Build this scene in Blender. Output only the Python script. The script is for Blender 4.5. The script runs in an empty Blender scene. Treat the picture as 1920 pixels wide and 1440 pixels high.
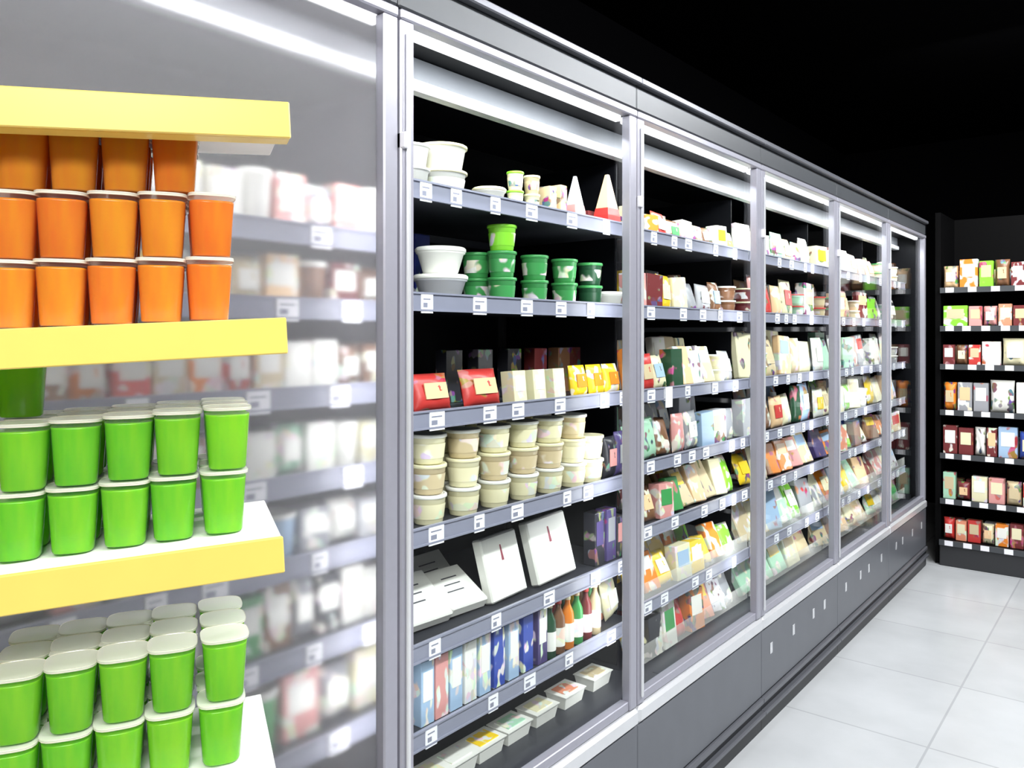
import bpy, math, random
from mathutils import Vector, Matrix
random.seed(7)
SC = bpy.context.scene
COL = SC.collection
PI = math.pi
R_ = math.radians

# ------------------------------------------------------------------ camera
TH = R_(38.78)                      # angle between view axis and the refrigerator row (+Y)
CAM_H = 1.40
cd = bpy.data.cameras.new('camera'); cam = bpy.data.objects.new('camera', cd); COL.objects.link(cam)
cam.location = (0, 0, CAM_H); cam.rotation_euler = (PI/2, 0, TH)
cd.sensor_width = 36; cd.lens = 28.125; cd.shift_y = -92/1920
cd.clip_start = 0.02
SC.camera = cam
# ------------------------------------------------------------------ world, exposure, added lamps
w = bpy.data.worlds.new('world'); SC.world = w; w.use_nodes = True
w.node_tree.nodes['Background'].inputs[0].default_value = (0.80, 0.88, 1, 1)
w.node_tree.nodes['Background'].inputs[1].default_value = 0.02
SC.view_settings.view_transform = 'Standard'; SC.view_settings.look = 'None'
SC.view_settings.exposure = 0.55; SC.view_settings.gamma = 1.0
SC.view_settings.use_curve_mapping = False

def area(name, loc, rot, sx, sy, power, col=(1, 1, 1)):
    l = bpy.data.lights.new(name, 'AREA'); l.shape = 'RECTANGLE'; l.size = sx; l.size_y = sy
    l.energy = power; l.color = col
    o = bpy.data.objects.new(name, l); COL.objects.link(o); o.location = loc; o.rotation_euler = rot
    return o
# unseen lamps added behind and ahead of the camera to brighten stand and floor
area('fill_light', (0.9, -1.0, 2.97), (R_(32), R_(12), R_(25)), 1.4, 0.9, 120, (1, .99, .96))
area('fill_light', (0.45, 4.3, 2.97), (0, 0, 0), 0.6, 1.2, 35, (.95, .98, 1))
for yy in (1.2, 3.9):   # unseen line lamps added above the aisle, tipped to brighten the refrigerator fronts
    area('aisle_fill', (0.55, yy, 2.97), (0, R_(38), 0), .16, 2.3, 60, (.98, .99, 1))

# ------------------------------------------------------------------ helpers
def lin(c):
    return tuple(((v/255)/12.92 if v/255 <= .04045 else ((v/255+.055)/1.055)**2.4) for v in c)

class MB:
    def __init__(s): s.v = []; s.f = []; s.m = []; s.sm = []
    def add(s, vs, fs, mi=0, smooth=False):
        n = len(s.v); s.v += [tuple(v) for v in vs]
        for f in fs: s.f.append([n+i for i in f]); s.m.append(mi); s.sm.append(smooth)
        return s
    def box(s, x0, x1, y0, y1, z0, z1, mi=0, b=0.0):
        if b > 0:
            return s.bbox(x0, x1, y0, y1, z0, z1, mi, b)
        vs = [(x, y, z) for z in (z0, z1) for y in (y0, y1) for x in (x0, x1)]
        fs = [(0,2,3,1), (4,5,7,6), (0,1,5,4), (2,6,7,3), (0,4,6,2), (1,3,7,5)]
        return s.add(vs, fs, mi)
    def bbox(s, x0, x1, y0, y1, z0, z1, mi, b):
        # box with chamfered edges: hull-like construction of 24 vertices
        X = (x0, x1); Y = (y0, y1); Z = (z0, z1)
        idx = {}; vs = []
        for i in (0, 1):
            for j in (0, 1):
                for k in (0, 1):
                    sx, sy, sz = (1 if i == 0 else -1), (1 if j == 0 else -1), (1 if k == 0 else -1)
                    for ax in range(3):
                        p = [X[i] + sx*b, Y[j] + sy*b, Z[k] + sz*b]
                        p[ax] = (X[i], Y[j], Z[k])[ax]
                        idx[(i, j, k, ax)] = len(vs); vs.append(p)
        fs = []
        for i in (0, 1):
            q = [idx[(i, 0, 0, 0)], idx[(i, 1, 0, 0)], idx[(i, 1, 1, 0)], idx[(i, 0, 1, 0)]]
            fs.append(q if i else q[::-1])
            q = [idx[(0, i, 0, 1)], idx[(1, i, 0, 1)], idx[(1, i, 1, 1)], idx[(0, i, 1, 1)]]
            fs.append(q[::-1] if i else q)
            q = [idx[(0, 0, i, 2)], idx[(1, 0, i, 2)], idx[(1, 1, i, 2)], idx[(0, 1, i, 2)]]
            fs.append(q if i else q[::-1])
        cx, cy, cz = (x0+x1)/2, (y0+y1)/2, (z0+z1)/2
        def orient(q):
            a, b_, c = (Vector(vs[q[0]]), Vector(vs[q[1]]), Vector(vs[q[2]]))
            n = (b_-a).cross(c-a)
            m = sum((Vector(vs[t]) for t in q), Vector())/len(q) - Vector((cx, cy, cz))
            return q if n.dot(m) > 0 else q[::-1]
        for i in (0, 1):
            for j in (0, 1):
                fs.append(orient([idx[(i, j, 0, 0)], idx[(i, j, 1, 0)], idx[(i, j, 1, 1)], idx[(i, j, 0, 1)]]))
                fs.append(orient([idx[(i, 0, j, 0)], idx[(i, 1, j, 0)], idx[(i, 1, j, 2)], idx[(i, 0, j, 2)]]))
                fs.append(orient([idx[(0, i, j, 1)], idx[(1, i, j, 1)], idx[(1, i, j, 2)], idx[(0, i, j, 2)]]))
                for k in (0, 1):
                    fs.append(orient([idx[(i, j, k, 0)], idx[(i, j, k, 1)], idx[(i, j, k, 2)]]))
        return s.add(vs, fs, mi)
    def lathe(s, prof, n=24, mi=0, cx=0, cy=0, smooth=True, sq=2.0, cap0=True, cap1=True):
        """prof = [(r, z)...] bottom to top, closed with caps; sq > 2 gives a rounded-square section"""
        vs = []; fs = []
        for r, z in prof:
            for k in range(n):
                a = 2*PI*k/n; c, d = math.cos(a), math.sin(a)
                q = (abs(c)**sq + abs(d)**sq)**(-1/sq)
                vs.append((cx + r*q*c, cy + r*q*d, z))
        for i in range(len(prof)-1):
            for k in range(n):
                k2 = (k+1) % n
                fs.append((i*n+k, i*n+k2, (i+1)*n+k2, (i+1)*n+k))
        s.add(vs, fs, mi, smooth)
        b = len(s.v) - len(vs)
        if cap0: s.f.append([b+k for k in range(n)][::-1]); s.m.append(mi); s.sm.append(False)
        if cap1: s.f.append([b+(len(prof)-1)*n+k for k in range(n)]); s.m.append(mi); s.sm.append(False)
        return s
    def prism(s, pts, x0, x1, mi=0):
        """extrude a polygon given in (y, z), counterclockwise seen from +X, along X"""
        n = len(pts)
        vs = [(x0, y, z) for y, z in pts] + [(x1, y, z) for y, z in pts]
        fs = [tuple(range(n))[::-1], tuple(range(n, 2*n))]
        fs += [(i, (i+1) % n, n+(i+1) % n, n+i) for i in range(n)]
        return s.add(vs, fs, mi)
    def mesh(s, name, mats):
        me = bpy.data.meshes.new(name); me.from_pydata(s.v, [], s.f)
        for m in (mats if isinstance(mats, (list, tuple)) else [mats]): me.materials.append(m)
        me.polygons.foreach_set('material_index', s.m)
        me.polygons.foreach_set('use_smooth', s.sm)
        me.update(); return me

def put(name, me, parent=None, loc=(0, 0, 0), rot=(0, 0, 0), sc=(1, 1, 1), color=None):
    o = bpy.data.objects.new(name, me); COL.objects.link(o)
    if parent: o.parent = parent
    o.location = loc; o.rotation_euler = rot; o.scale = sc
    if color: o.color = (*color, 1)
    return o
def part(name, mb, mat, parent=None, **k): return put(name, mb.mesh(name, mat), parent, **k)
def empty(name, loc=(0, 0, 0), rot=(0, 0, 0), sc=(1, 1, 1)):
    o = bpy.data.objects.new(name, None); COL.objects.link(o); o.empty_display_size = .05
    o.location = loc; o.rotation_euler = rot; o.scale = sc; return o
def tag(o, label, cat, group=None):
    o['label'] = label; o['category'] = cat
    if group: o['group'] = group
    return o
def struct(name, mb, mat):
    o = part(name, mb, mat); o['kind'] = 'structure'; return o

# ------------------------------------------------------------------ materials
def newmat(name):
    m = bpy.data.materials.new(name); m.use_nodes = True
    nt = m.node_tree; nt.nodes.clear()
    out = nt.nodes.new('ShaderNodeOutputMaterial')
    return m, nt, out
def N(nt, typ, **inp):
    n = nt.nodes.new(typ)
    for k, v in inp.items():
        k = k.replace('_', ' ')
        if hasattr(v, 'is_linked') or isinstance(v, bpy.types.NodeSocket): nt.links.new(v, n.inputs[k])
        else: n.inputs[k].default_value = v
    return n
def simple(name, rgb, rough=.5, metal=0.0, var=0.06, scale=30, bump=0.0, coat=0.0, spec=.5):
    m, nt, out = newmat(name)
    tc = N(nt, 'ShaderNodeTexCoord')
    no = N(nt, 'ShaderNodeTexNoise', Vector=tc.outputs['Object'], Scale=scale)
    c = lin(rgb)
    mix = nt.nodes.new('ShaderNodeMix'); mix.data_type = 'RGBA'
    mix.inputs[6].default_value = (*[x*(1-var) for x in c], 1); mix.inputs[7].default_value = (*[min(1, x*(1+var)) for x in c], 1)
    nt.links.new(no.outputs[0], mix.inputs[0])
    b = N(nt, 'ShaderNodeBsdfPrincipled', Roughness=rough, Metallic=metal)
    b.inputs['Coat Weight'].default_value = coat; b.inputs['Specular IOR Level'].default_value = spec
    nt.links.new(mix.outputs[2], b.inputs['Base Color'])
    if bump:
        bp = N(nt, 'ShaderNodeBump', Strength=bump, Distance=.002); nt.links.new(no.outputs[0], bp.inputs['Height'])
        nt.links.new(bp.outputs[0], b.inputs['Normal'])
    nt.links.new(b.outputs[0], out.inputs[0]); return m
def emit(name, rgb, st):
    m, nt, out = newmat(name)
    e = N(nt, 'ShaderNodeEmission', Color=(*lin(rgb), 1), Strength=st); nt.links.new(e.outputs[0], out.inputs[0]); return m
def printed(name, scale, thr, second, plain=False, rough=.35):
    """packaging print: the object's own colour with blotches of a second ink"""
    m, nt, out = newmat(name)
    oi = N(nt, 'ShaderNodeObjectInfo'); tc = N(nt, 'ShaderNodeTexCoord')
    ad = nt.nodes.new('ShaderNodeVectorMath'); ad.operation = 'ADD'
    cx = N(nt, 'ShaderNodeCombineXYZ')
    mu = nt.nodes.new('ShaderNodeMath'); mu.operation = 'MULTIPLY'; mu.inputs[1].default_value = 40
    nt.links.new(oi.outputs['Random'], mu.inputs[0])
    for i in range(3): nt.links.new(mu.outputs[0], cx.inputs[i])
    nt.links.new(tc.outputs['Object'], ad.inputs[0]); nt.links.new(cx.outputs[0], ad.inputs[1])
    vo = N(nt, 'ShaderNodeTexVoronoi', Vector=ad.outputs[0], Scale=scale)
    no = N(nt, 'ShaderNodeTexNoise', Vector=ad.outputs[0], Scale=scale*.55, Detail=1.0)
    cr = nt.nodes.new('ShaderNodeValToRGB'); cr.color_ramp.interpolation = 'EASE'
    cr.color_ramp.elements[0].position = thr; cr.color_ramp.elements[1].position = thr+.06
    nt.links.new(no.outputs[0], cr.inputs[0])
    mix = nt.nodes.new('ShaderNodeMix'); mix.data_type = 'RGBA'
    nt.links.new(cr.outputs[0], mix.inputs[0])
    nt.links.new(oi.outputs['Color'], mix.inputs[6])
    mix2 = nt.nodes.new('ShaderNodeMix'); mix2.data_type = 'RGBA'; mix2.inputs[0].default_value = .3
    mix2.inputs[6].default_value = (*lin(second), 1); nt.links.new(vo.outputs['Color'], mix2.inputs[7])
    nt.links.new(mix2.outputs[2], mix.inputs[7])
    b = N(nt, 'ShaderNodeBsdfPrincipled', Roughness=rough)
    nt.links.new(mix.outputs[2] if not plain else oi.outputs['Color'], b.inputs['Base Color'])
    nt.links.new(b.outputs[0], out.inputs[0]); return m
def glass(name, haze=0.0, rough=0.0, tint=(1, 1, 1)):
    """clear pane: mostly see-through with a mirror film at grazing angles"""
    m, nt, out = newmat(name)
    tr = N(nt, 'ShaderNodeBsdfTransparent', Color=(*tint, 1))
    gl = N(nt, 'ShaderNodeBsdfGlossy', Roughness=.02)
    lw = N(nt, 'ShaderNodeLayerWeight', Blend=.5)
    pw = nt.nodes.new('ShaderNodeMath'); pw.operation = 'POWER'; pw.inputs[1].default_value = 5
    ma = nt.nodes.new('ShaderNodeMath'); ma.operation = 'MULTIPLY_ADD'; ma.inputs[1].default_value = .5; ma.inputs[2].default_value = .012
    nt.links.new(lw.outputs['Facing'], pw.inputs[0]); nt.links.new(pw.outputs[0], ma.inputs[0])
    mx = N(nt, 'ShaderNodeMixShader', Fac=ma.outputs[0])
    nt.links.new(tr.outputs[0], mx.inputs[1]); nt.links.new(gl.outputs[0], mx.inputs[2])
    nt.links.new(mx.outputs[0], out.inputs[0]); return m
def hazy_glass(name):  # blurring pane with a pale veil mixed in
    m, nt, out = newmat(name)
    rf = N(nt, 'ShaderNodeBsdfRefraction', Roughness=.23, IOR=1.3)
    di = N(nt, 'ShaderNodeBsdfDiffuse', Color=(.9, .9, .95, 1))
    tl = N(nt, 'ShaderNodeBsdfTranslucent', Color=(.95, .95, 1, 1))
    m1 = N(nt, 'ShaderNodeMixShader', Fac=.5); nt.links.new(di.outputs[0], m1.inputs[1]); nt.links.new(tl.outputs[0], m1.inputs[2])
    m2 = N(nt, 'ShaderNodeMixShader', Fac=.17); nt.links.new(rf.outputs[0], m2.inputs[1]); nt.links.new(m1.outputs[0], m2.inputs[2])
    nt.links.new(m2.outputs[0], out.inputs[0]); return m
def jelly_mat(name, rgb, rgb2):
    m, nt, out = newmat(name)
    tc = N(nt, 'ShaderNodeTexCoord')
    mp = N(nt, 'ShaderNodeMapping', Vector=tc.outputs['Object']); mp.inputs['Scale'].default_value = (1, 1, .12)
    no = N(nt, 'ShaderNodeTexNoise', Vector=mp.outputs[0], Scale=130, Detail=1.0)
    oi = N(nt, 'ShaderNodeObjectInfo')
    av = nt.nodes.new('ShaderNodeMath'); av.operation = 'MULTIPLY_ADD'; av.inputs[1].default_value = .6; av.use_clamp = True
    sb = nt.nodes.new('ShaderNodeMath'); sb.operation = 'SUBTRACT'; sb.inputs[1].default_value = .28
    nt.links.new(no.outputs[0], sb.inputs[0]); nt.links.new(oi.outputs['Random'], av.inputs[0]); nt.links.new(sb.outputs[0], av.inputs[2])
    mix = nt.nodes.new('ShaderNodeMix'); mix.data_type = 'RGBA'; nt.links.new(av.outputs[0], mix.inputs[0])
    mix.inputs[6].default_value = (*lin(rgb), 1); mix.inputs[7].default_value = (*lin(rgb2), 1)
    di = N(nt, 'ShaderNodeBsdfDiffuse'); tl = N(nt, 'ShaderNodeBsdfTranslucent')
    nt.links.new(mix.outputs[2], di.inputs[0]); nt.links.new(mix.outputs[2], tl.inputs[0])
    m1 = N(nt, 'ShaderNodeMixShader', Fac=.45); nt.links.new(di.outputs[0], m1.inputs[1]); nt.links.new(tl.outputs[0], m1.inputs[2])
    gl = N(nt, 'ShaderNodeBsdfGlossy', Roughness=.12); fr = N(nt, 'ShaderNodeFresnel', IOR=1.3)
    m2 = N(nt, 'ShaderNodeMixShader', Fac=fr.outputs[0]); nt.links.new(m1.outputs[0], m2.inputs[1]); nt.links.new(gl.outputs[0], m2.inputs[2])
    nt.links.new(m2.outputs[0], out.inputs[0]); return m
def film(name, opac, rgb=(250, 250, 245)):
    m, nt, out = newmat(name)
    tr = N(nt, 'ShaderNodeBsdfTransparent')
    b = N(nt, 'ShaderNodeBsdfPrincipled', Roughness=.15); b.inputs['Base Color'].default_value = (*lin(rgb), 1)
    mx = N(nt, 'ShaderNodeMixShader', Fac=opac); nt.links.new(tr.outputs[0], mx.inputs[1]); nt.links.new(b.outputs[0], mx.inputs[2])
    nt.links.new(mx.outputs[0], out.inputs[0]); return m
def floor_mat():
    m, nt, out = newmat('floor_tiles')
    tc = N(nt, 'ShaderNodeTexCoord')
    br = N(nt, 'ShaderNodeTexBrick', Vector=tc.outputs['Object'], Scale=1.0)
    br.offset = 0; br.inputs['Brick Width'].default_value = .6; br.inputs['Row Height'].default_value = .6
    br.inputs['Mortar Size'].default_value = .004
    br.inputs['Color1'].default_value = (*lin((196, 199, 202)), 1); br.inputs['Color2'].default_value = (*lin((204, 207, 210)), 1)
    br.inputs['Mortar'].default_value = (*lin((180, 183, 186)), 1)
    no = N(nt, 'ShaderNodeTexNoise', Vector=tc.outputs['Object'], Scale=3.5, Detail=4.0)
    mix = nt.nodes.new('ShaderNodeMix'); mix.data_type = 'RGBA'; mix.blend_type = 'MULTIPLY'; mix.inputs[0].default_value = .30
    nt.links.new(br.outputs[0], mix.inputs[6]); nt.links.new(no.outputs[0], mix.inputs[7])
    b = N(nt, 'ShaderNodeBsdfPrincipled', Roughness=.22); nt.links.new(mix.outputs[2], b.inputs['Base Color'])
    nt.links.new(b.outputs[0], out.inputs[0]); return m

M = dict(
    alu=simple('brushed_aluminium', (166, 166, 178), .32, .35, .05, 60),
    alu_dark=simple('dark_aluminium', (104, 106, 113), .35, .35, .05, 60),  # darker grey aluminium for header edge and bumper strips
    steel=simple('pale_steel', (222, 224, 228), .25, .4, .03, 60),
    header=simple('header_grey', (74, 77, 81), .4, .2, .08, 12),
    valance=simple('valance_grey', (96, 99, 104), .5, 0, .04, 20),
    base=simple('base_grey', (104, 107, 114), .35, .25, .08, 10),
    kick=simple('kick_black', (24, 26, 30), .4),
    inner=simple('case_lining_black', (7, 8, 12), .5, spec=.1),
    black=simple('matt_black', (3, 3, 4), .9, spec=.02),
    gblack=simple('rack_black', (5, 5, 6), .6, spec=.08),
    gbase=simple('rack_plinth', (46, 47, 50), .4),
    shelf=simple('shelf_grey', (50, 51, 58), .45, .1),
    rail=simple('price_rail_lavender', (138, 140, 158), .3, 0, .05, 40),
    paper=simple('tag_paper', (246, 246, 252), .6, 0, .02, 80),
    ink=simple('print_ink', (70, 72, 80), .6),
    yellow=simple('yellow_enamel', (240, 208, 104), .35, 0, .04, 18, coat=.3),
    shelfwhite=simple('white_enamel', (250, 250, 246), .35, 0, .02, 18),
    post=simple('rack_post', (238, 210, 70), .4),
    top_glow=emit('rail_glow', (250, 250, 255), 1.6),  # emission put in for the bright line along the door tops
    glass=glass('clear_glass', tint=(.97, .985, .98)), hazy=hazy_glass('blurry_glass'),
    orange=jelly_mat('orange_jelly', (249, 124, 0), (255, 168, 0)),
    green=jelly_mat('green_jelly', (100, 218, 20), (154, 236, 22)),
    fence=film('fence_plastic', .22), shell=film('clear_plastic', .025), lidfilm=film('lid_film', .55, (250, 252, 240)), rim=film('lid_rim', .8, (255, 250, 232)),
    floor=floor_mat(),
    pr_light=printed('printed_foil_light', 42, .52, (250, 246, 235)),
    pr_dark=printed('printed_foil_dark', 48, .56, (70, 55, 45)),
    pr_red=printed('printed_foil_red', 36, .58, (190, 50, 40)),
    plain=printed('plain_plastic', 10, .5, (255, 255, 255), plain=True, rough=.3),
    redink=simple('red_ink', (150, 70, 84), .5),
)
# ------------------------------------------------------------------ the room
struct('floor', MB().box(-3, 3, -2.6, 7.5, -.05, 0), M['floor'])
struct('ceiling', MB().box(-3, 3, -2.6, 7.5, 3.0, 3.1), M['black'])
struct('wall_left', MB().box(-2.25, -2.15, -2.6, 7.5, 0, 3.0), M['black'])
struct('wall_right', MB().box(2.9, 3.0, -2.6, 7.5, 0, 3.0), M['black'])
struct('wall_back', MB().box(-2.15, 2.9, 7.4, 7.5, 0, 3.0), M['black'])
struct('wall_front', MB().box(-2.15, 2.9, -2.6, -2.5, 0, 3.0), M['black'])

# ------------------------------------------------------------------ product shapes (shared meshes)
def pouch_mesh(W, H, D, mat, name='pack'):
    """pillow pack standing, front +X, crimped top and bottom, base at z=0"""
    mb = MB(); n, m = 10, 10; vs = []; fs = []
    for side in (1, -1):
        for j in range(m+1):
            for i in range(n+1):
                u = -1+2*i/n; v = -1+2*j/m
                t = max(0, 1-abs(u)**3.5)**.6 * max(0, 1-abs(v)**3.0)**.6
                t *= 1 + .12*math.sin(5*u+3*v)
                pin = 1 - .06*(1-abs(v))**.5*0 - .05*math.cos(v*PI/2)
                vs.append((side*(D/2*t + .0006), W/2*u*pin, H/2*(v+1)))
    q = (n+1)*(m+1)
    for j in range(m):
        for i in range(n):
            a = j*(n+1)+i
            fs.append((a, a+1, a+n+2, a+n+1)); fs.append((q+a, q+a+n+1, q+a+n+2, q+a+1))
    for i in range(n):
        fs.append((i, q+i, q+i+1, i+1)); a = m*(n+1)+i; fs.append((a, a+1, q+a+1, q+a))
    for j in range(m):
        a = j*(n+1); fs.append((a, a+n+1, q+a+n+1, q+a)); a += n; fs.append((a, q+a, q+a+n+1, a+n+1))
    mb.add(vs, fs, 0, True); return mb.mesh(name, mat)
def unit_tub(kind):
    # tub 1 wide (dia), 1 high; lid separate
    return MB()
PR = ['pr_light', 'pr_dark', 'pr_red']
MESH = {}
for pm in PR:
    mm = M[pm]
    MESH['pouch', pm] = pouch_mesh(.10, .12, .035, mm, 'pouch')
    MESH['carton', pm] = MB().box(-.02, .02, -.04, .04, 0, .12, b=.0015).mesh('carton', mm)
    MESH['slab', pm] = MB().box(-.011, .011, -.055, .055, 0, .12, b=.003).mesh('slab', mm)
MESH['tub'] = MB().lathe([(.030, 0), (.0315, .002), (.0375, .052), (.0385, .053), (.0385, .055)], 28).mesh('tub', M['plain'])
MESH['tublid'] = MB().lathe([(.0395, .0535), (.041, .0545), (.041, .0595), (.0395, .061), (.034, .061), (.0335, .0598)], 28).mesh('lid', M['plain'])
MESH['tubband'] = MB().lathe([(.0338, .012), (.0376, .042)], 28, cap0=False, cap1=False).mesh('band', M['pr_dark'])
MESH['tubband_l'] = MB().lathe([(.0338, .012), (.0376, .042)], 28, cap0=False, cap1=False).mesh('band', M['pr_light'])
MESH['bowl'] = MB().lathe([(.036, 0), (.040, .003), (.052, .034), (.056, .036), (.056, .039)], 30).mesh('bowl', M['plain'])
MESH['bowllid'] = MB().lathe([(.0565, .0375), (.058, .039), (.058, .043), (.054, .046), (.040, .047)], 30).mesh('lid', M['plain'])
MESH['sticker'] = MB().lathe([(.026, .0471), (.026, .0476)], 24).mesh('sticker', M['pr_dark'])
def wedge_mesh():
    mb = MB(); W, H, D = .065, .14, .05
    vs = [(D/2, -W/2, 0), (D/2, W/2, 0), (-D/2, W/2, 0), (-D/2, -W/2, 0),
          (D/2*.9, -W*.48, H*.22), (D/2*.9, W*.48, H*.22), (-D/2*.9, W*.48, H*.22), (-D/2*.9, -W*.48, H*.22),
          (.004, -.004, H), (.004, .006, H), (-.004, .006, H), (-.004, -.004, H)]
    fs = [(3, 2, 1, 0), (0, 1, 5, 4), (1, 2, 6, 5), (2, 3, 7, 6), (3, 0, 4, 7), (4, 5, 9, 8), (5, 6, 10, 9), (6, 7, 11, 10), (7, 4, 8, 11), (8, 9, 10, 11)]
    return mb.add(vs, fs)
MESH['wedge'] = wedge_mesh().mesh('wedge', M['plain'])
MESH['wedgeband'] = MB().add([(.0254, -.0328, .002), (.0254, .0328, .002), (-.0254, .0328, .002), (-.0254, -.0328, .002),
                              (.0232, -.0318, .031), (.0232, .0318, .031), (-.0232, .0318, .031), (-.0232, -.0318, .031)],
                             [(0, 1, 5, 4), (1, 2, 6, 5), (2, 3, 7, 6), (3, 0, 4, 7)]).add(
                             [(.0232, -.0318, .031), (.0232, .0318, .031), (-.0232, .0318, .031), (-.0232, -.0318, .031),
                              (.0200, -.0272, .05), (.0200, .0275, .05), (-.0200, .0275, .05), (-.0200, -.0272, .05)],
                             [(0, 1, 5, 4), (1, 2, 6, 5), (2, 3, 7, 6), (3, 0, 4, 7)]).mesh('label_band', M['plain'])
def tray_mesh():
    mb = MB(); h = .03
    # open tray: outer shell with rim
    mb.add([(-.05, -.07, h), (.05, -.07, h), (.05, .07, h), (-.05, .07, h), (-.04, -.06, 0), (.04, -.06, 0), (.04, .06, 0), (-.04, .06, 0)],
           [(4, 5, 1, 0), (5, 6, 2, 1), (6, 7, 3, 2), (7, 4, 0, 3), (7, 6, 5, 4)])
    mb.box(-.054, .054, -.074, .074, h, h+.002)
    return mb
MESH['tray'] = tray_mesh().mesh('tray', M['plain'])
MESH['traylabel'] = {p: MB().box(-.036, .036, -.05, .05, .0321, .034, b=.0005).mesh('label', M[p]) for p in PR}
MESH['patch'] = {}
for k, (x, hw, z0, z1) in {'pouch': (.0190, .030, .035, .085), 'carton': (.0203, .029, .045, .10), 'slab': (.0113, .04, .065, .105)}.items():
    MESH['patch'][k] = MB().box(x-.0015, x+.0006, -hw, hw, z0, z1).mesh('label', M['plain'])
MESH['bottle'] = MB().lathe([(.014, 0), (.0165, .003), (.0168, .07), (.0155, .082), (.007, .1), (.0065, .112)], 18).mesh('bottle', M['plain'])
MESH['bottlecap'] = MB().lathe([(.0082, .1105), (.0082, .125), (.007, .1265)], 16).mesh('cap', M['plain'])
MESH['bottlelabel'] = MB().lathe([(.0171, .018), (.0171, .06)], 18, cap0=False, cap1=False).mesh('label', M['pr_light'])

C = {k: lin(v) for k, v in dict(white=(244, 244, 238), cream=(240, 234, 196), beige=(214, 196, 158), yellow=(252, 214, 44), orange=(238, 138, 44),
     red=(205, 62, 58), maroon=(120, 50, 52), pink=(226, 160, 156), brown=(130, 92, 66), green=(70, 158, 88), lime=(140, 222, 60),
     mint=(176, 222, 192), blue=(60, 84, 178), sky=(168, 196, 226), grey=(160, 162, 168), charcoal=(46, 46, 54), purple=(82, 70, 122),
     navy=(26, 34, 120), silver=(205, 206, 212), salmon=(232, 150, 118), darkgreen=(36, 78, 52), peach=(244, 206, 160)).items()}
WORD = {'lime': 'lime green', 'mint': 'mint green', 'sky': 'light blue', 'silver': 'silvery', 'darkgreen': 'dark green', 'navy': 'deep blue'}
ITEMS = []          # (root, shelfkey, s, row, level, look, cat)
KIND = {'pouch': ('pouch', 'pouch', 'pillow pouch'), 'carton': ('carton', 'carton', 'upright carton'), 'slab': ('flat_pack', 'pack', 'flat pack'),
        'tub': ('tub', 'tub', 'lidded tub'), 'bowl': ('bowl', 'bowl', 'lidded bowl'), 'wedge': ('wedge_pack', 'pack', 'pointed wedge pack'),
        'tray': ('food_tray', 'tray', 'sealed tray'), 'bottle': ('bottle', 'bottle', 'small bottle')}
BASEW = {'pouch': .10, 'carton': .08, 'slab': .11, 'tub': .082, 'bowl': .116, 'wedge': .066, 'tray': .148, 'bottle': .034}
BASEH = {'pouch': .12, 'carton': .12, 'slab': .12, 'tub': .061, 'bowl': .047, 'wedge': .14, 'tray': .034, 'bottle': .1265}
BASED = {'pouch': .035, 'carton': .04, 'slab': .022, 'tub': .082, 'bowl': .116, 'wedge': .05, 'tray': .108, 'bottle': .034}
def item(kind, col, x, y, z, w_=None, h=None, th=None, yaw=0.0, tilt=0.0, roll=0.0, pm='pr_light', col2='white', band=None, key=None, row='front', level=0, look=None, patch=True):
    nm, cat, words = KIND[kind]
    sx = th/BASED[kind] if th else ((w_/BASEW[kind]) if (w_ and kind in ('tub', 'bowl', 'wedge', 'tray', 'bottle')) else 1)
    sy = (w_/BASEW[kind]) if w_ else 1; sz = (h/BASEH[kind]) if h else 1
    dz = math.sin(abs(tilt))*BASED[kind]*sx/2 + math.sin(abs(roll))*BASEW[kind]*sy/2
    r = empty(nm, (x, y, z+dz+.0005), (roll, -tilt, yaw), (sx, sy, sz))
    c1, c2 = C[col], C[col2]
    if kind in ('pouch', 'carton', 'slab'):
        put({'pouch': 'wrapper', 'carton': 'box', 'slab': 'wrapper'}[kind], MESH[kind, pm], r, color=c1)
        if patch: put('label', MESH['patch'][kind], r, color=c2)
    elif kind == 'tub':
        put('cup', MESH['tub'], r, color=c1); put('lid', MESH['tublid'], r, color=c2)
        if band: put('label_band', MESH['tubband' if band == 'd' else 'tubband_l'], r, color=c1)
    elif kind == 'bowl':
        put('bowl_body', MESH['bowl'], r, color=c1); put('lid', MESH['bowllid'], r, color=c2)
        if band: put('sticker', MESH['sticker'], r, color=C['grey'])
    elif kind == 'wedge':
        put('wrapper', MESH['wedge'], r, color=c1); put('label_band', MESH['wedgeband'], r, color=c2)
    elif kind == 'tray':
        put('tray_body', MESH['tray'], r, color=c2); put('label', MESH['traylabel'][pm], r, color=c1)
    elif kind == 'bottle':
        put('body', MESH['bottle'], r, color=c1); put('cap', MESH['bottlecap'], r, color=c2); put('label', MESH['bottlelabel'], r, color=C['white'])
    cw = WORD.get(col, col)
    if look is None:
        look = cw + ' ' + words
        if abs(tilt) > .6 or abs(roll) > .5: look = 'tilted ' + look
    ITEMS.append((r, key, y, row, level, look, cat)); return r

# px (photo column) at lateral distance d -> position along the row
def S(px, d): return d/math.tan(TH - math.atan((px-960)/1500))
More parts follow.
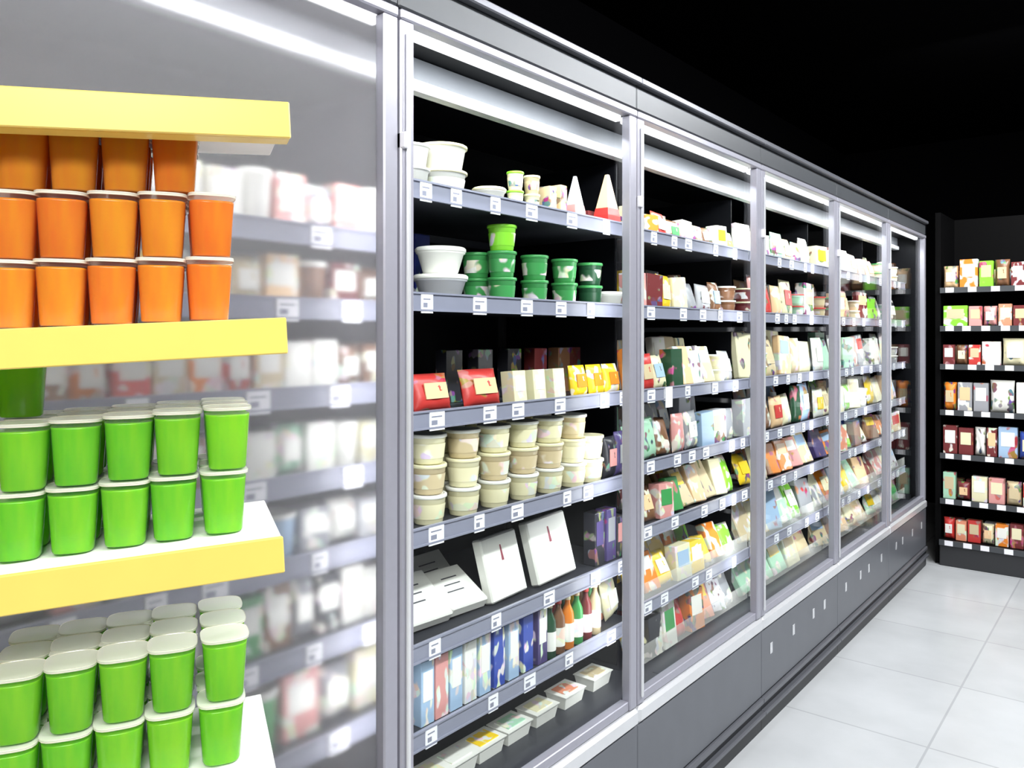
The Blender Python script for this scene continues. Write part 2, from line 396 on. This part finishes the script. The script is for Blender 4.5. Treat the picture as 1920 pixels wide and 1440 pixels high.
# ------------------------------------------------------------------ refrigerator row
PITCH, S0 = .87, 1.02
DOOR_X = -1.085
SHELF_X = -1.20
SH_ZB = [1.685, 1.450, 1.200, .956, .714, .530]
SH_Z = [1.680, 1.450, 1.197, .980, .783, .556]       # undersides of the shelves
SH_Z1 = [1.563, 1.428, 1.268, 1.112, .965, .80, .62]  # first bay
ORD = ['first', 'second', 'third', 'fourth', 'fifth', 'sixth', 'seventh', 'eighth', 'ninth', 'tenth', 'eleventh', 'twelfth', 'thirteenth', 'fourteenth', 'fifteenth']
door_look = ['hazy first glass door at the left edge', 'second glass door, over green cups and cream tubs', 'third glass door, over yellow packs low down',
             'fourth glass door', 'fifth glass door', 'sixth glass door beside the dark end rack']
INT = [.15, 1.15, 2.09, 2.93, 3.80, 4.70, 5.37]      # where the interiors (shelves, linings) meet
for b in range(6):
    y0 = S0 + (b-1)*PITCH; y1 = y0 + PITCH; i0, i1 = INT[b], INT[b+1]-.0005
    fr = empty('refrigerator', (DOOR_X, y0, 0))
    def lp(mb, name, mat, parent=fr, **k):      # geometry is written in world space, moved into the unit's frame
        mb.v = [(x-DOOR_X, y-y0, z) for x, y, z in mb.v]; return part(name, mb, mat, parent, **k)
    cab = MB().box(-1.78, -1.72, i0, i1, .302, 2.09).box(-1.72, -1.127, i0, i1, 2.0, 2.09).box(-1.72, -1.127, i0, i1, .302, .36)
    if b == 0: cab.box(-1.78, -1.09, y0-.03, y0-.001, .0, 2.09)
    if b < 5: lp(MB().box(-1.70, -1.27, i1-.004, i1-.001, .40, 1.92), 'divider_panel', M['header'] if b == 0 else M['inner'])
    if b == 5: cab.box(-1.78, -1.09, y1+.001, y1+.03, .0, 2.09)
    lp(cab, 'cabinet', M['inner'])
    lp(MB().box(-1.125, -1.088, y0+.001, y1-.001, 2.008, 2.072, 0, .003).box(-1.125, -1.07, y0+.001, y1-.001, 2.072, 2.09, 1, .003), 'header_panel', [M['header'], M['alu_dark']])
    lp(MB().box(-1.118, -1.078, y0+.001, y1-.001, .352, .398, 0, .008), 'bottom_rail', M['steel'])
    lp(MB().box(-1.74, -1.09, y0+.001, y1-.001, .135, .30).box(-1.12, -1.085, y0+.001, y1-.001, .12, .35, 0, .002), 'base_panel', M['base'])
    lp(MB().box(-1.16, -1.075, y0+.001, y1-.001, .095, .118, 0, .004).box(-1.16, -1.068, y0+.001, y1-.001, .055, .072, 0, .004), 'bumper_strip', M['alu_dark'])
    lp(MB().box(-1.70, -1.085, y0+.001, y1-.001, 0, .12), 'kick_plate', M['kick'])
    lp(MB().box(-1.262, -1.245, i0, i1, 1.935, 1.998, 0).box(-1.27, -1.235, i0, i1, 1.925, 1.95, 1, .004), 'light_valance', [M['valance'], M['steel']])
    lp(MB().lathe([(.001, 0), (.001, .001)], 4) if False else MB().box(-1.148, -1.128, y0+.012, y1-.012, 1.980, 1.998, 0, .003), 'glow_strip', M['top_glow'])  # glowing strip added for the shine of the door's top rail
    lp(MB().box(-1.718, -1.13, i0+.001, i1-.001, .3602, .385).box(-1.15, -1.13, i0+.001, i1-.001, .385, .41), 'bottom_deck', M['shelf'])
    # door: frame, pane, handle, hinge
    mb = MB()
    st = .038
    mb.box(-1.112, DOOR_X, y0+.003, y0+st, .40, 1.985, 0, .003).box(-1.112, DOOR_X, y1-st, y1-.003, .40, 1.985, 0, .003)
    mb.box(-1.115, -1.09, y0+st, y1-st, .40, .425, 0, .002).box(-1.112, -1.083, y0+.003, y1-.003, 1.985, 2.004, 0, .003)
    dr = lp(mb, 'door', M['alu'])
    g = MB().box(-1.110, -1.104, y0+st-.004, y1-st+.004, .42, 1.988)
    lp(g, 'glass_pane', M['hazy'] if b == 0 else M['glass'], dr)
    lp(MB().box(-1.085, -1.078, y0+.014, y0+.024, .42, 1.96, 0, .002), 'handle', M['steel'], dr)
    lp(MB().box(-1.10, -1.074, y0+.003, y0+.012, 1.745, 1.775, 0, .002), 'hinge', M['paper'], dr)
    zs = SH_Z1 if b == 0 else (SH_ZB if b == 1 else SH_Z)
    ya = i0+.004; yb = i1-.006
    for si, z in enumerate(zs):
        sh = lp(MB().box(-1.66, SHELF_X-.004, ya, yb, z+.008, z+.026, 0, .002), 'shelf', M['shelf'])
        tilt = .004
        lp(MB().box(SHELF_X-.004, SHELF_X, ya, yb, z, z+.040, 0).box(SHELF_X, SHELF_X+.004, ya, yb, z, z+.004).box(SHELF_X, SHELF_X+.004, ya, yb, z+.036, z+.040), 'price_rail', M['rail'], sh)
        rnd = random.Random(b*31+si)
        yy = ya+.03+rnd.random()*.05
        while yy < yb-.06:
            ww = rnd.choice([.034, .045, .045])
            lp(MB().box(SHELF_X+.0005, SHELF_X+.003, yy, yy+ww, z-.004, z+.037).box(SHELF_X+.003, SHELF_X+.0034, yy+.005, yy+ww-.008, z+.024, z+.027, 1).box(SHELF_X+.003, SHELF_X+.0034, yy+.005, yy+ww*.5, z+.008, z+.018, 1), 'price_tag', [M['paper'], M['rail']], sh)
            yy += ww + rnd.choice([.10, .13, .17, .06])
    if b >= 2:      # clear fences keep the low packs in
        for zz in (zs[5]+.036, .405):
            lp(MB().box(-1.206, -1.203, i0+.006, i1-.008, zz, zz+.055), 'clear_fence', M['fence'])
    if b == 2:
        yy = S(1256, 1.19); lp(MB().box(-1.194, -1.192, yy-.022, yy+.022, 1.172, 1.236), 'price_sign', M['paper'])
    if b >= 3:
        for q in range(4):
            yy = y0+.08+q*.2+.03*((q*7+b) % 3)
            lp(MB().box(-1.0852, -1.083, yy, yy+.022, .245, .285, 0, .001), 'steel_clip', M['steel'])  # small pale steel clips along the base panel
    tag(fr, 'grey steel upright refrigerator unit with ' + door_look[b], 'refrigerator')
    # the unit's own tube lights (valance and mullion strips)
    area('tube_light', (-1.155, (y0+y1)/2, 1.955), (0, R_(30), 0), .03, PITCH-.1, 3.0 if b else 1.5, (.97, .98, 1))
    for yy in (y0+.02, y1-.02):
        area('mullion_light', (-1.128, yy, 1.18), (0, R_(90), 0), 1.5, .02, 0.8 if b else .6, (.97, .98, 1))

def Z(i, b=1):
    return (SH_Z1 if b == 0 else (SH_ZB if b == 1 else SH_Z))[i] + .026 if i < (7 if b == 0 else 6) else .385
# ---------------- second bay: what stands where, read from the photograph
def on(i, kind, col, px, d=1.25, b=1, **k):
    lv = k.pop('dz', 0)
    y = S(px, d); hw = (k.get('w_') or BASEW[kind])/2
    return item(kind, col, -d, min(max(y, 1.155+hw), 2.085-hw), Z(i, b)+lv, key=(b, i), **k)
# shelf 1
for lv in range(2):
    on(0, 'tub', 'white', 828, 1.268, w_=.118, h=.058, dz=lv*.0585, level=lv, col2='cream', band=None if lv else 'l', look='large white tub')
    on(0, 'tub', 'white', 768, 1.268, w_=.09, h=.05, dz=lv*.0505, level=lv, look='white tub half behind the door post')
on(0, 'bowl', 'white', 917, 1.262, w_=.085, h=.045, col2='cream', look='low white bowl')
for px, c, lv in ((966, 'cream', 0), (966, 'cream', 1), (997, 'cream', 0), (997, 'beige', 1)):
    on(0, 'tub', c, px, 1.245, w_=.044, h=.047, dz=lv*.0475, level=lv, col2='lime' if px < 980 else 'cream', band='d', look=c+' small jar')
on(0, 'carton', 'beige', 1026, 1.24, w_=.03, h=.075, pm='pr_dark', patch=False)
on(0, 'carton', 'peach', 1046, 1.24, w_=.028, h=.085, pm='pr_dark', patch=False)
on(0, 'wedge', 'silver', 1078, 1.245, w_=.052, h=.125, col2='pink', look='silvery pointed wedge pack')
on(0, 'carton', 'maroon', 1100, 1.30, w_=.04, h=.05, pm='pr_red', row='back', patch=False)
on(0, 'wedge', 'peach', 1138, 1.245, w_=.07, h=.155, col2='red', look='peach pointed wedge pack with broad red foot')
# shelf 2
on(1, 'bowl', 'silver', 826, 1.28, w_=.128, h=.062, col2='white', band=1, look='grey bowl under a white one')
on(1, 'bowl', 'white', 826, 1.28, w_=.118, h=.062, dz=.0625, level=1, col2='white', band=1, look='white bowl on a grey one')
on(1, 'carton', 'navy', 782, 1.42, w_=.05, h=.17, row='back', patch=False)
for px, dd, n, cs in ((893, 1.33, 2, 'green'), (941, 1.255, 3, 'green'), (1002, 1.255, 2, 'green'), (1058, 1.255, 2, 'green'), (1106, 1.265, 2, 'darkgreen')):
    for lv in range(n):
        c = 'lime' if lv == 2 else cs
        on(1, 'tub', c, px, dd, w_=.074, h=.064, dz=lv*.0645, level=lv, col2='green' if lv < 2 else 'lime', band='l', row='back' if dd > 1.3 else 'front', look=WORD.get(c, c)+' yogurt cup')
on(1, 'bowl', 'white', 1150, 1.27, w_=.09, h=.052, look='white bowl beside the green cups')
# shelf 3
on(2, 'pouch', 'red', 812, 1.24, w_=.115, h=.085, th=.04, pm='pr_red', col2='peach', tilt=.25)
on(2, 'pouch', 'red', 905, 1.24, w_=.13, h=.09, th=.04, pm='pr_red', col2='peach', tilt=.25)
for px in (966, 1003, 1040):
    on(2, 'carton', 'cream', px, 1.24, w_=.05, h=.082, pm='pr_light', col2='white', tilt=.1)
for px in (1086, 1118, 1147):
    on(2, 'pouch', 'yellow', px, 1.24, w_=.076, h=.088, th=.03, pm='pr_light', col2='orange', tilt=.15)
for px, c in ((842, 'charcoal'), (900, 'charcoal'), (955, 'charcoal'), (1004, 'maroon'), (1048, 'brown'), (1090, 'maroon'), (1128, 'brown')):
    on(2, 'carton', c, px, 1.42, w_=.06, h=.135, pm='pr_dark', row='back', patch=False)  # dark cartons standing in for a reflection of the opposite shelves
# shelf 4: cream tubs in stacks
for px, dd, n in ((803, 1.262, 3), (868, 1.262, 3), (926, 1.262, 3), (980, 1.262, 3), (1028, 1.262, 3), (1072, 1.262, 3), (840, 1.35, 3), (900, 1.35, 3), (955, 1.35, 3), (1006, 1.35, 3), (1105, 1.262, 2)):
    for lv in range(n):
        on(3, 'tub', ('cream' if (px+lv) % 3 else 'beige') if dd < 1.3 else 'cream', px, dd, w_=.084, h=.066, dz=lv*.0665, level=lv, col2='cream' if lv % 2 else 'white', band='l',
           row='back' if dd > 1.3 else 'front', look='cream tub')
on(3, 'pouch', 'charcoal', 1140, 1.25, w_=.06, h=.12, pm='pr_dark', col2='pink')
on(3, 'pouch', 'purple', 1160, 1.25, w_=.05, h=.13, pm='pr_dark', col2='grey')
# shelf 5: white flat packs
def white_pack(px, d, z, ww, hh, tilt, roll, lk, row='front', slash=True, i=4):
    r = item('slab', 'white', -d, S(px, d), z, w_=ww, h=hh, th=.03, tilt=tilt, roll=roll, key=(1, i), row=row, look=lk, patch=False)
    r.children[0].color = (*C['white'], 1)
    me = MESH.get('plainslab') or MB().box(-.011, .011, -.055, .055, 0, .12, b=.003).mesh('wrapper', M['plain']); MESH['plainslab'] = me
    r.children[0].data = me
    mb = MB()
    if slash: mb.add([(.0113, -.004, .070), (.0113, .003, .070), (.0113, .001, .100), (.0113, -.003, .100)], [(0, 1, 2, 3)])
    else:
        for k in range(3): mb.box(.0110, .0114, -.035+.006*k, .015+.004*k, .045+k*.02, .048+k*.02)
    part('printed_mark', mb, M['redink'] if slash else M['ink'], r)
    return r
white_pack(950, 1.262, Z(4), .14, .155, .26, .03, 'white flat pack with red slash, nearer')
white_pack(1040, 1.258, Z(4), .175, .165, .26, .03, 'white flat pack with red slash, farther')
white_pack(805, 1.26, Z(4), .14, .135, .95, -.04, 'white flat pack lying back with grey print', slash=False)
white_pack(880, 1.26, Z(4), .12, .125, 1.05, -.04, 'white flat pack slumped beside the red slash packs', slash=False)
white_pack(830, 1.38, Z(4), .14, .12, .85, 0, 'white flat pack at the rear', row='back', slash=False)
on(4, 'carton', 'charcoal', 1114, 1.26, w_=.05, h=.15, pm='pr_dark', col2='purple')
on(4, 'carton', 'purple', 1136, 1.26, w_=.05, h=.15, pm='pr_dark', col2='grey')
on(4, 'carton', 'charcoal', 1158, 1.26, w_=.045, h=.12, pm='pr_dark', col2='pink')
# shelf 6: small bright packs, then bottles
px = 790
for k, c in enumerate(['sky', 'pink', 'sky', 'white', 'sky', 'blue', 'sky', 'blue', 'purple']):
    on(5, 'carton', c, px, 1.245, w_=.04, h=.14, pm='pr_light', col2='white', patch=k % 2 == 0); px += 27
    on(5, 'carton', ['blue', 'sky', 'white'][k % 3], px-10, 1.33, w_=.045, h=.15, pm='pr_light', row='back', patch=False)
for k, c in enumerate(['darkgreen', 'brown', 'orange', 'green', 'maroon', 'beige']):
    on(5, 'bottle', c, 1030+k*17, 1.235, w_=.036, h=.15, col2=['beige', 'red', 'cream'][k % 3])
    on(5, 'bottle', ['red', 'darkgreen', 'yellow', 'brown', 'green', 'salmon'][k], 1036+k*17, 1.29, w_=.036, h=.16, col2='beige', row='back')
on(5, 'pouch', 'cream', 1146, 1.26, w_=.07, h=.12, col2='white', roll=.3)
for k, c in enumerate(['cream', 'white', 'yellow', 'mint', 'cream', 'salmon', 'beige']):
    on(6, 'tray', c, 800+k*52, 1.27, w_=.10, h=.04, col2='white')

# ---------------- the farther bays: shelf by shelf colours
PAL = {2: [['cream', 'orange', 'red', 'cream', 'pink', 'beige', 'brown', 'white', 'lime'],
           ['pink', 'maroon', 'yellow', 'cream', 'grey', 'silver', 'brown', 'brown'],
           ['orange', 'red', 'cream', 'darkgreen', 'peach', 'white', 'beige', 'cream', 'silver'],
           ['mint', 'mint', 'brown', 'pink', 'grey', 'sky', 'silver', 'grey'],
           ['maroon', 'brown', 'pink', 'green', 'beige', 'peach', 'beige', 'cream', 'lime'],
           ['yellow', 'orange', 'yellow', 'cream', 'yellow', 'yellow', 'orange', 'lime'],
           ['yellow', 'charcoal', 'white', 'red', 'orange', 'salmon', 'silver', 'grey']],
       3: [['white', 'beige', 'cream', 'mint', 'beige', 'cream', 'white'], ['maroon', 'pink', 'red', 'peach', 'cream', 'mint', 'white'],
           ['cream', 'lime', 'beige', 'peach', 'beige', 'cream'], ['silver', 'white', 'brown', 'peach', 'cream', 'darkgreen', 'sky'],
           ['yellow', 'cream', 'orange', 'orange', 'pink', 'beige'], ['beige', 'yellow', 'sky', 'mint', 'lime', 'grey'],
           ['mint', 'mint', 'mint', 'cream', 'beige']],
       4: [['cream', 'cream', 'mint', 'white', 'cream', 'pink'], ['beige', 'brown', 'peach', 'pink', 'beige', 'maroon'],
           ['white', 'mint', 'white', 'mint', 'pink', 'grey'], ['white', 'cream', 'cream', 'lime', 'cream', 'white'],
           ['purple', 'orange', 'salmon', 'lime', 'brown', 'white'], ['grey', 'orange', 'sky', 'yellow', 'mint', 'peach'],
           ['beige', 'brown', 'peach', 'cream', 'beige']],
       5: [['pink', 'cream', 'beige', 'cream'], ['lime', 'grey', 'mint', 'charcoal'], ['white', 'silver', 'cream', 'grey'], ['yellow', 'cream', 'peach', 'grey'],
           ['brown', 'orange', 'brown', 'beige'], ['maroon', 'pink', 'cream', 'silver'], ['mint', 'white', 'cream', 'green']]}
HH2 = [.085, .125, .135, .14, .135, .125, .14]; HH3 = [.13, .155, .175, .165, .145, .175, .155]
rnd = random.Random(11)
for b in (2, 3, 4, 5):
    y0 = INT[b] + .012; y1 = INT[b+1] - .045
    for i in range(7):
        pal = PAL[b][i]
        low = i >= 4
        for row, d in (('front', 1.25), ('back', 1.40 if low else 1.36)) + ((('rear', 1.55),) if (low and b == 2) else ()):
            y = y0; k = 0
            if row == 'back': y += .03
            nmax = len(pal)
            step = (y1-y0)/nmax
            if row == 'rear': nmax -= 2
            for k in range(nmax if row == 'front' else nmax-1):
                c = pal[(k + (0 if row == 'front' else (1 if row == 'back' else 3))) % len(pal)]
                yy = y + step*(k+.5)
                kind = rnd.choice(['pouch', 'pouch', 'slab', 'carton', 'pouch', 'tub'] if not low else ['pouch', 'pouch', 'slab', 'slab', 'carton'])
                pm = rnd.choice(['pr_light', 'pr_light', 'pr_dark', 'pr_red'] if c not in ('white', 'cream', 'mint', 'silver', 'yellow') else ['pr_light', 'pr_light', 'pr_dark'])
                h = min((HH3 if b > 2 else HH2)[i]*rnd.uniform(.78, 1.05) + (.03 if row != 'front' else 0), [.2, .19, .2, .175, .155, .185, .16][i])
                c2 = rnd.choice(['white', 'cream', 'white', 'peach', 'sky', 'beige', 'yellow', 'green', 'red'])
                wz = step*.84
                if kind == 'tub':
                    w2 = min(.08, wz)
                    for lv in range(2 if row == 'front' else 1):
                        item('tub', c, -d-.005, yy, Z(i, b)+lv*.0525, w_=w2, h=.052, col2=c2 if c2 in ('white', 'cream', 'green', 'red') else 'white', band='l', key=(b, i), row=row, level=lv)
                else:
                    tl = rnd.uniform(.05, .3) if not low else rnd.uniform(.28, .55)
                    if kind == 'carton': tl *= .2
                    item(kind, c, -d+(.008 if low else 0), yy, Z(i, b), w_=wz, h=h, th=.03 if kind != 'carton' else .045, yaw=rnd.uniform(-.20, .02), patch=rnd.random() < .5, tilt=tl,
                         roll=rnd.uniform(-.07, .07), pm=pm, col2=c2, key=(b, i), row=row)

# ---------------- first bay, behind the hazy pane
PAL0 = [['white', 'cream', 'mint', 'cream', 'white', 'white', 'pink', 'grey', 'pink', 'white'], ['beige', 'yellow', 'cream', 'white', 'beige', 'peach', 'brown', 'maroon', 'brown'],
        ['brown', 'orange', 'red', 'beige', 'orange', 'red', 'beige', 'white', 'white', 'brown', 'brown'], ['white', 'red', 'beige', 'brown', 'cream', 'white', 'mint', 'white', 'white', 'cream'],
        ['pink', 'white', 'salmon', 'mint', 'white', 'sky', 'grey', 'white', 'silver'], ['maroon', 'red', 'red', 'darkgreen', 'charcoal', 'darkgreen', 'green', 'brown', 'grey', 'charcoal', 'white', 'white'],
        ['red', 'darkgreen', 'brown', 'green', 'pink', 'grey', 'cream']]
for i in range(7):
    pal = PAL0[i]; ya, yb = .20, 1.135; pal = pal[-4:] + pal; st = (yb-ya)/len(pal)
    for k, c in enumerate(pal):
        hh = [.12, .095, .105, .10, .09, .12, .13][i]
        kind = ['carton', 'pouch', 'carton', 'tub'][(k*3+i) % 4]
        if kind == 'tub' and i in (2, 5): kind = 'carton'
        item(kind, c, -1.27, ya+st*(k+.5), Z(i, 0), w_=st*.94, h=hh*(.9 if kind == 'tub' else random.uniform(.82, 1)), th=None if kind == 'tub' else .04, col2='white', pm='pr_light', key=(0, i), row='front')

# ------------------------------------------------------------------ end rack
gx0, gy = -1.052, 5.445
G = empty('display_rack', (gx0, gy, 0))
def gp(mb, name, mat, parent=G): mb.v = [(x-gx0, y-gy, z) for x, y, z in mb.v]; return part(name, mb, mat, parent)
gp(MB().box(gx0, 1.0, gy+.45, gy+.50, 0, 2.15).box(gx0, gx0+.03, gy+.02, gy+.45, 0.0, 2.15).box(.97, 1.0, gy+.02, gy+.45, 0, 2.15), 'rack_frame', M['gblack'])
gp(MB().box(gx0+.03, .97, gy-.02, gy+.45, 0, .125, 0, .004), 'plinth', M['gbase'])
GZ = [1.655, 1.422, 1.190, .912, .648, .372, .125]
GP = [[('peach', .085, .135), ('orange', .10, .17), ('lime', .075, .155), ('brown', .08, .16), ('maroon', .07, .14), ('beige', .09, .15)],
      [('lime', .135, .125), ('pink', .07, .12), ('pink', .075, .12), ('salmon', .07, .13), ('maroon', .08, .12), ('peach', .07, .12)],
      [('maroon', .065, .12), ('brown', .065, .12), ('red', .065, .12), ('white', .10, .14), ('cream', .12, .16), ('pink', .08, .13)],
      [('orange', .075, .17), ('grey', .08, .17), ('grey', .08, .17), ('white', .13, .19), ('white', .10, .18), ('beige', .08, .15)],
      [('maroon', .08, .17), ('maroon', .08, .16), ('white', .06, .17), ('maroon', .055, .17), ('sky', .10, .18), ('blue', .09, .16)],
      [('mint', .07, .16), ('maroon', .075, .11), ('cream', .085, .15), ('pink', .085, .15), ('beige', .08, .14), ('red', .08, .14)],
      [('red', .065, .13), ('salmon', .06, .12), ('red', .07, .13), ('cream', .065, .12), ('orange', .07, .13), ('maroon', .07, .14)]]
for i, z in enumerate(GZ):
    top = z + .03
    if i < 6: sh = gp(MB().box(gx0+.03, .97, gy+.005, gy+.44, z+.012, z+.03, 0, .002), 'shelf', M['gblack'])
    else: sh = gp(MB().box(gx0+.03, .97, gy-.02, gy+.44, .126, .155, 0, .002), 'shelf', M['gblack'])
    gp(MB().box(gx0+.03, .97, gy-.003 if i < 6 else gy-.03, gy+.005 if i < 6 else gy-.021, z, z+.033), 'price_rail', M['header'], sh)
    rn = random.Random(50+i); xx = gx0+.06
    while xx < .2:
        gp(MB().box(xx, xx+.045, (gy-.0045 if i < 6 else gy-.032), (gy-.003 if i < 6 else gy-.03), z+.002, z+.032), 'price_tag', M['paper'], sh)
        xx += rn.choice([.09, .12, .10])
    xx = gx0 + .04
    for k, (c, ww, hh) in enumerate(GP[i]):
        kind = 'carton' if (k+i) % 3 else 'pouch'
        r = item(kind, c, xx+ww/2, gy+.05, top, w_=ww*.95, h=hh, th=.05, yaw=-PI/2, pm=['pr_dark', 'pr_light', 'pr_red'][(i+k) % 3], col2=['white', 'cream', 'beige', 'peach'][(i*2+k) % 4], key=('g', i), row='front',
             patch=c not in ('white',))
        ITEMS[-1] = (r, ('g', i), xx, 'front', 0, ITEMS[-1][5], ITEMS[-1][6])
        xx += ww + .004
    for k in range(5):
        c = ['brown', 'maroon', 'beige', 'grey', 'darkgreen'][(k+i) % 5]
        r = item('carton', c, gx0+.09+k*.1, gy+.16, top, w_=.085, h=.11, th=.05, yaw=-PI/2, pm='pr_dark', key=('g', i), row='back', patch=False)
        ITEMS[-1] = (r, ('g', i), gx0+.09+k*.1, 'back', 0, ITEMS[-1][5], ITEMS[-1][6])
tag(G, 'black end display rack with seven shelves at the end of the aisle', 'shelf rack')
area('rack_fill', (-.2, gy-.75, 2.9), (R_(32), 0, 0), 1.6, .1, 14, (1, .98, .95))  # unseen lamp that brightens the packs on the end rack

# ------------------------------------------------------------------ yellow jelly display
F2 = Vector((-math.sin(TH), math.cos(TH))); R2 = Vector((math.cos(TH), math.sin(TH)))
def wp(r, f): return R2*r + F2*f
EF = .811; ang = R_(22.1); LEAN = .050
A2 = (R2*math.cos(ang) + F2*math.sin(ang)); B2 = (-R2*math.sin(ang) + F2*math.cos(ang))
yawA = math.atan2(A2.y, A2.x)
shelf_px = [(541, 192), (535, 597), (529, 1008), (520, 1452)]
FH = .0357
base_pt = wp((535-960)/1500*EF, EF)
rk = empty('display_stand', (base_pt.x, base_pt.y, 0), (0, 0, yawA))
SHF = []
LEN, DEP = .345, .20
for px, py in shelf_px:
    r = (px-960)/1500*EF; z = CAM_H + (628-py)*EF/1500
    p = wp(r, EF); xo = (p-base_pt).dot(A2)      # local offset along the face
    SHF.append((xo, z))
    bd = part('shelf', MB().box(-LEN, 0, .006, DEP, -.012, 0, 0, .001), M['shelfwhite'], rk, loc=(xo, 0, z), rot=(0, -LEAN, 0))
    part('front_edge', MB().box(-LEN, .001, 0, .006, -FH, .001, 0, .0012).box(-LEN, -.0, .006, .03, -FH, -FH+.002), M['yellow'], bd)
pm_ = MB().box(-LEN-.02, -LEN+.01, .02, .06, 0.0, 1.72, 0, .002).box(-LEN-.02, -LEN+.01, DEP-.05, DEP-.01, 0, 1.72, 0, .002)
part('post', pm_, M['post'], rk)
part('foot_plate', MB().box(-LEN-.10, -.02, .0, DEP, 0, .02, 0, .003), M['post'], rk)
tag(rk, 'yellow edged display stand of white shelves holding jelly cups', 'display stand')
# cup meshes
cup_me = MB().lathe([(.0190, .0004), (.0196, .002), (.0228, .058), (.0231, .0625), (.0240, .0632), (.0240, .0638)], 32, sq=3.2, cap1=False).mesh('cup', M['shell'])
jel = {c: MB().lathe([(.0180, .0012), (.0187, .003), (.0220, .0555), (.0222, .0580)], 32, sq=3.2).mesh('jelly', M[c]) for c in ('orange', 'green')}
lid_mb = MB().lathe([(.0241, .0639), (.0240, .0645), (.0241, .0652)], 32, sq=3.6)
lid_mb.add([(.014, .023, .0641), (.023, .014, .0641), (.0242, .0215, .0625), (.0215, .0242, .0625), (.014, .023, .0647), (.023, .014, .0647), (.0242, .0215, .0631), (.0215, .0242, .0631)],
           [(0, 1, 2, 3), (7, 6, 5, 4), (0, 4, 5, 1), (1, 5, 6, 2), (2, 6, 7, 3), (3, 7, 4, 0)])
lid_mb.lathe([(.0236, .0653), (.0238, .0657)], 32, sq=3.6, mi=1, cap0=False, cap1=False)
lid_me = lid_mb.mesh('lid', [M['lidfilm'], M['rim']])
rim_me = MB().lathe([(.0236, .0622), (.0240, .0628), (.0240, .0638), (.0240, .0640)], 32, sq=3.6, cap0=False, cap1=False).mesh('rim', M['rim'])
CUPH = .0660
def cup(colr, t, dep, z, turn, label, group=None):
    xo = -t
    p = base_pt + A2*xo + B2*dep
    r = empty('jelly_cup', (p.x, p.y, z), (0, 0, yawA+turn))
    put('jelly', jel[colr], r); put('cup', cup_me, r); put('lid', lid_me, r); put('rim', rim_me, r)
    return tag(r, label, 'jelly cup', group)
def t_for(px, dep):
    # distance left of the stand's right end at which a point set back by dep shows at photo column px
    q = (px-960)/1500
    lo, hi = -.2, .5
    for _ in range(40):
        m = (lo+hi)/2; p = base_pt - A2*m + B2*dep
        v = p.dot(R2)/p.dot(F2)
        if v > q: lo = m
        else: hi = m
    return (lo+hi)/2
from_right = ['rightmost', 'second from right', 'third from right', 'fourth from right', 'leftmost']
def tier(colr, si, cols, layer_name, levels):
    pass
def stack(colr, si, table, shelfname):
    n = len(table)
    for lv, cols in enumerate(table):
        nm = {1: ['only layer'], 2: ['lower layer', 'upper layer'], 3: ['bottom layer', 'middle layer', 'top layer']}[n][lv]
        for row in range(3):
            dep = .062 + row*.0505
            # keep rows aligned at depth in straight files behind the front cups
            for k, px in enumerate(sorted(cols, reverse=True)):
                t0 = t_for(px, .064)
                t = t0 + random.uniform(-.0006, .0006)
                z = SHF[si][1] + lv*CUPH + (-(t) - SHF[si][0])*LEAN + .0012
                lab = '%s jelly cup, %s in %s row, %s, %s' % (colr, from_right[k] if k < 5 else 'leftmost', ['front', 'second', 'back'][row], nm, shelfname)
                cup(colr, t, dep, z, random.choice([0, PI/2, -PI/2, PI])*(row > 0 or lv < 0) + random.uniform(-.05, .05), lab, colr+' jelly cups on the yellow stand')
stack('orange', 1, [[392, 302, 210, 117, 20], [395, 305, 213, 118, 22], [328, 236, 140, 44]], 'upper yellow shelf')
stack('green', 2, [[418, 326, 236, 140, 38], [426, 334, 242, 145, 45]], 'middle yellow shelf')
for px in (40, -52):
    t = t_for(px, .11); z = SHF[2][1] + 2*CUPH + (-t - SHF[2][0])*LEAN + .0016
    cup('green', t, .1125, z, .02, 'green jelly cup on top of the middle shelf stack, ' + ('right of two' if px > 0 else 'left of two'), 'green jelly cups on the yellow stand')
stack('green', 3, [[414, 318, 226, 128, 26], [420, 324, 232, 134, 32]], 'lowest yellow shelf')

# ------------------------------------------------------------------ labels of everything on the shelves
from collections import defaultdict
grp = defaultdict(list)
for it in ITEMS: grp[(it[1], it[3], it[4])].append(it)
nth = ['first', 'second', 'third', 'fourth', 'fifth', 'sixth', 'seventh', 'eighth', 'ninth', 'tenth', 'eleventh', 'twelfth', 'thirteenth', 'fourteenth', 'fifteenth', 'sixteenth', 'seventeenth', 'eighteenth', 'nineteenth', 'twentieth']
SHN = {0: 'top shelf', 1: 'second shelf', 2: 'third shelf', 3: 'fourth shelf', 4: 'fifth shelf', 5: 'sixth shelf', 6: 'lowest shelf'}
seen = {}
for (key, row, lv), lst in grp.items():
    lst.sort(key=lambda a: a[2])
    b, i = key
    place = 'end rack' if b == 'g' else ('misted door' if b == 0 else nth[b] + ' door')
    cnt = defaultdict(int)
    tot = defaultdict(int)
    for it in lst: tot[it[5]] += 1
    for it in lst:
        cnt[it[5]] += 1; look = it[5]
        pos = ''
        if tot[look] > 1: pos = ', ' + nth[cnt[look]-1] + ' from left'
        st = '' if lv == 0 else (', stacked upper' if lv == 1 else ', topmost')
        rw = '' if row == 'front' else ', %s row' % row
        lab = look + pos + rw + st + ', ' + SHN[i] + ', ' + place
        it[0]['label'] = lab; it[0]['category'] = it[6]
        where = 'the end rack' if b == 'g' else 'the ' + place
        it[0]['group'] = '%ss on the %s %s %s' % (it[6], SHN[i], 'of' if b == 'g' else 'behind', where)
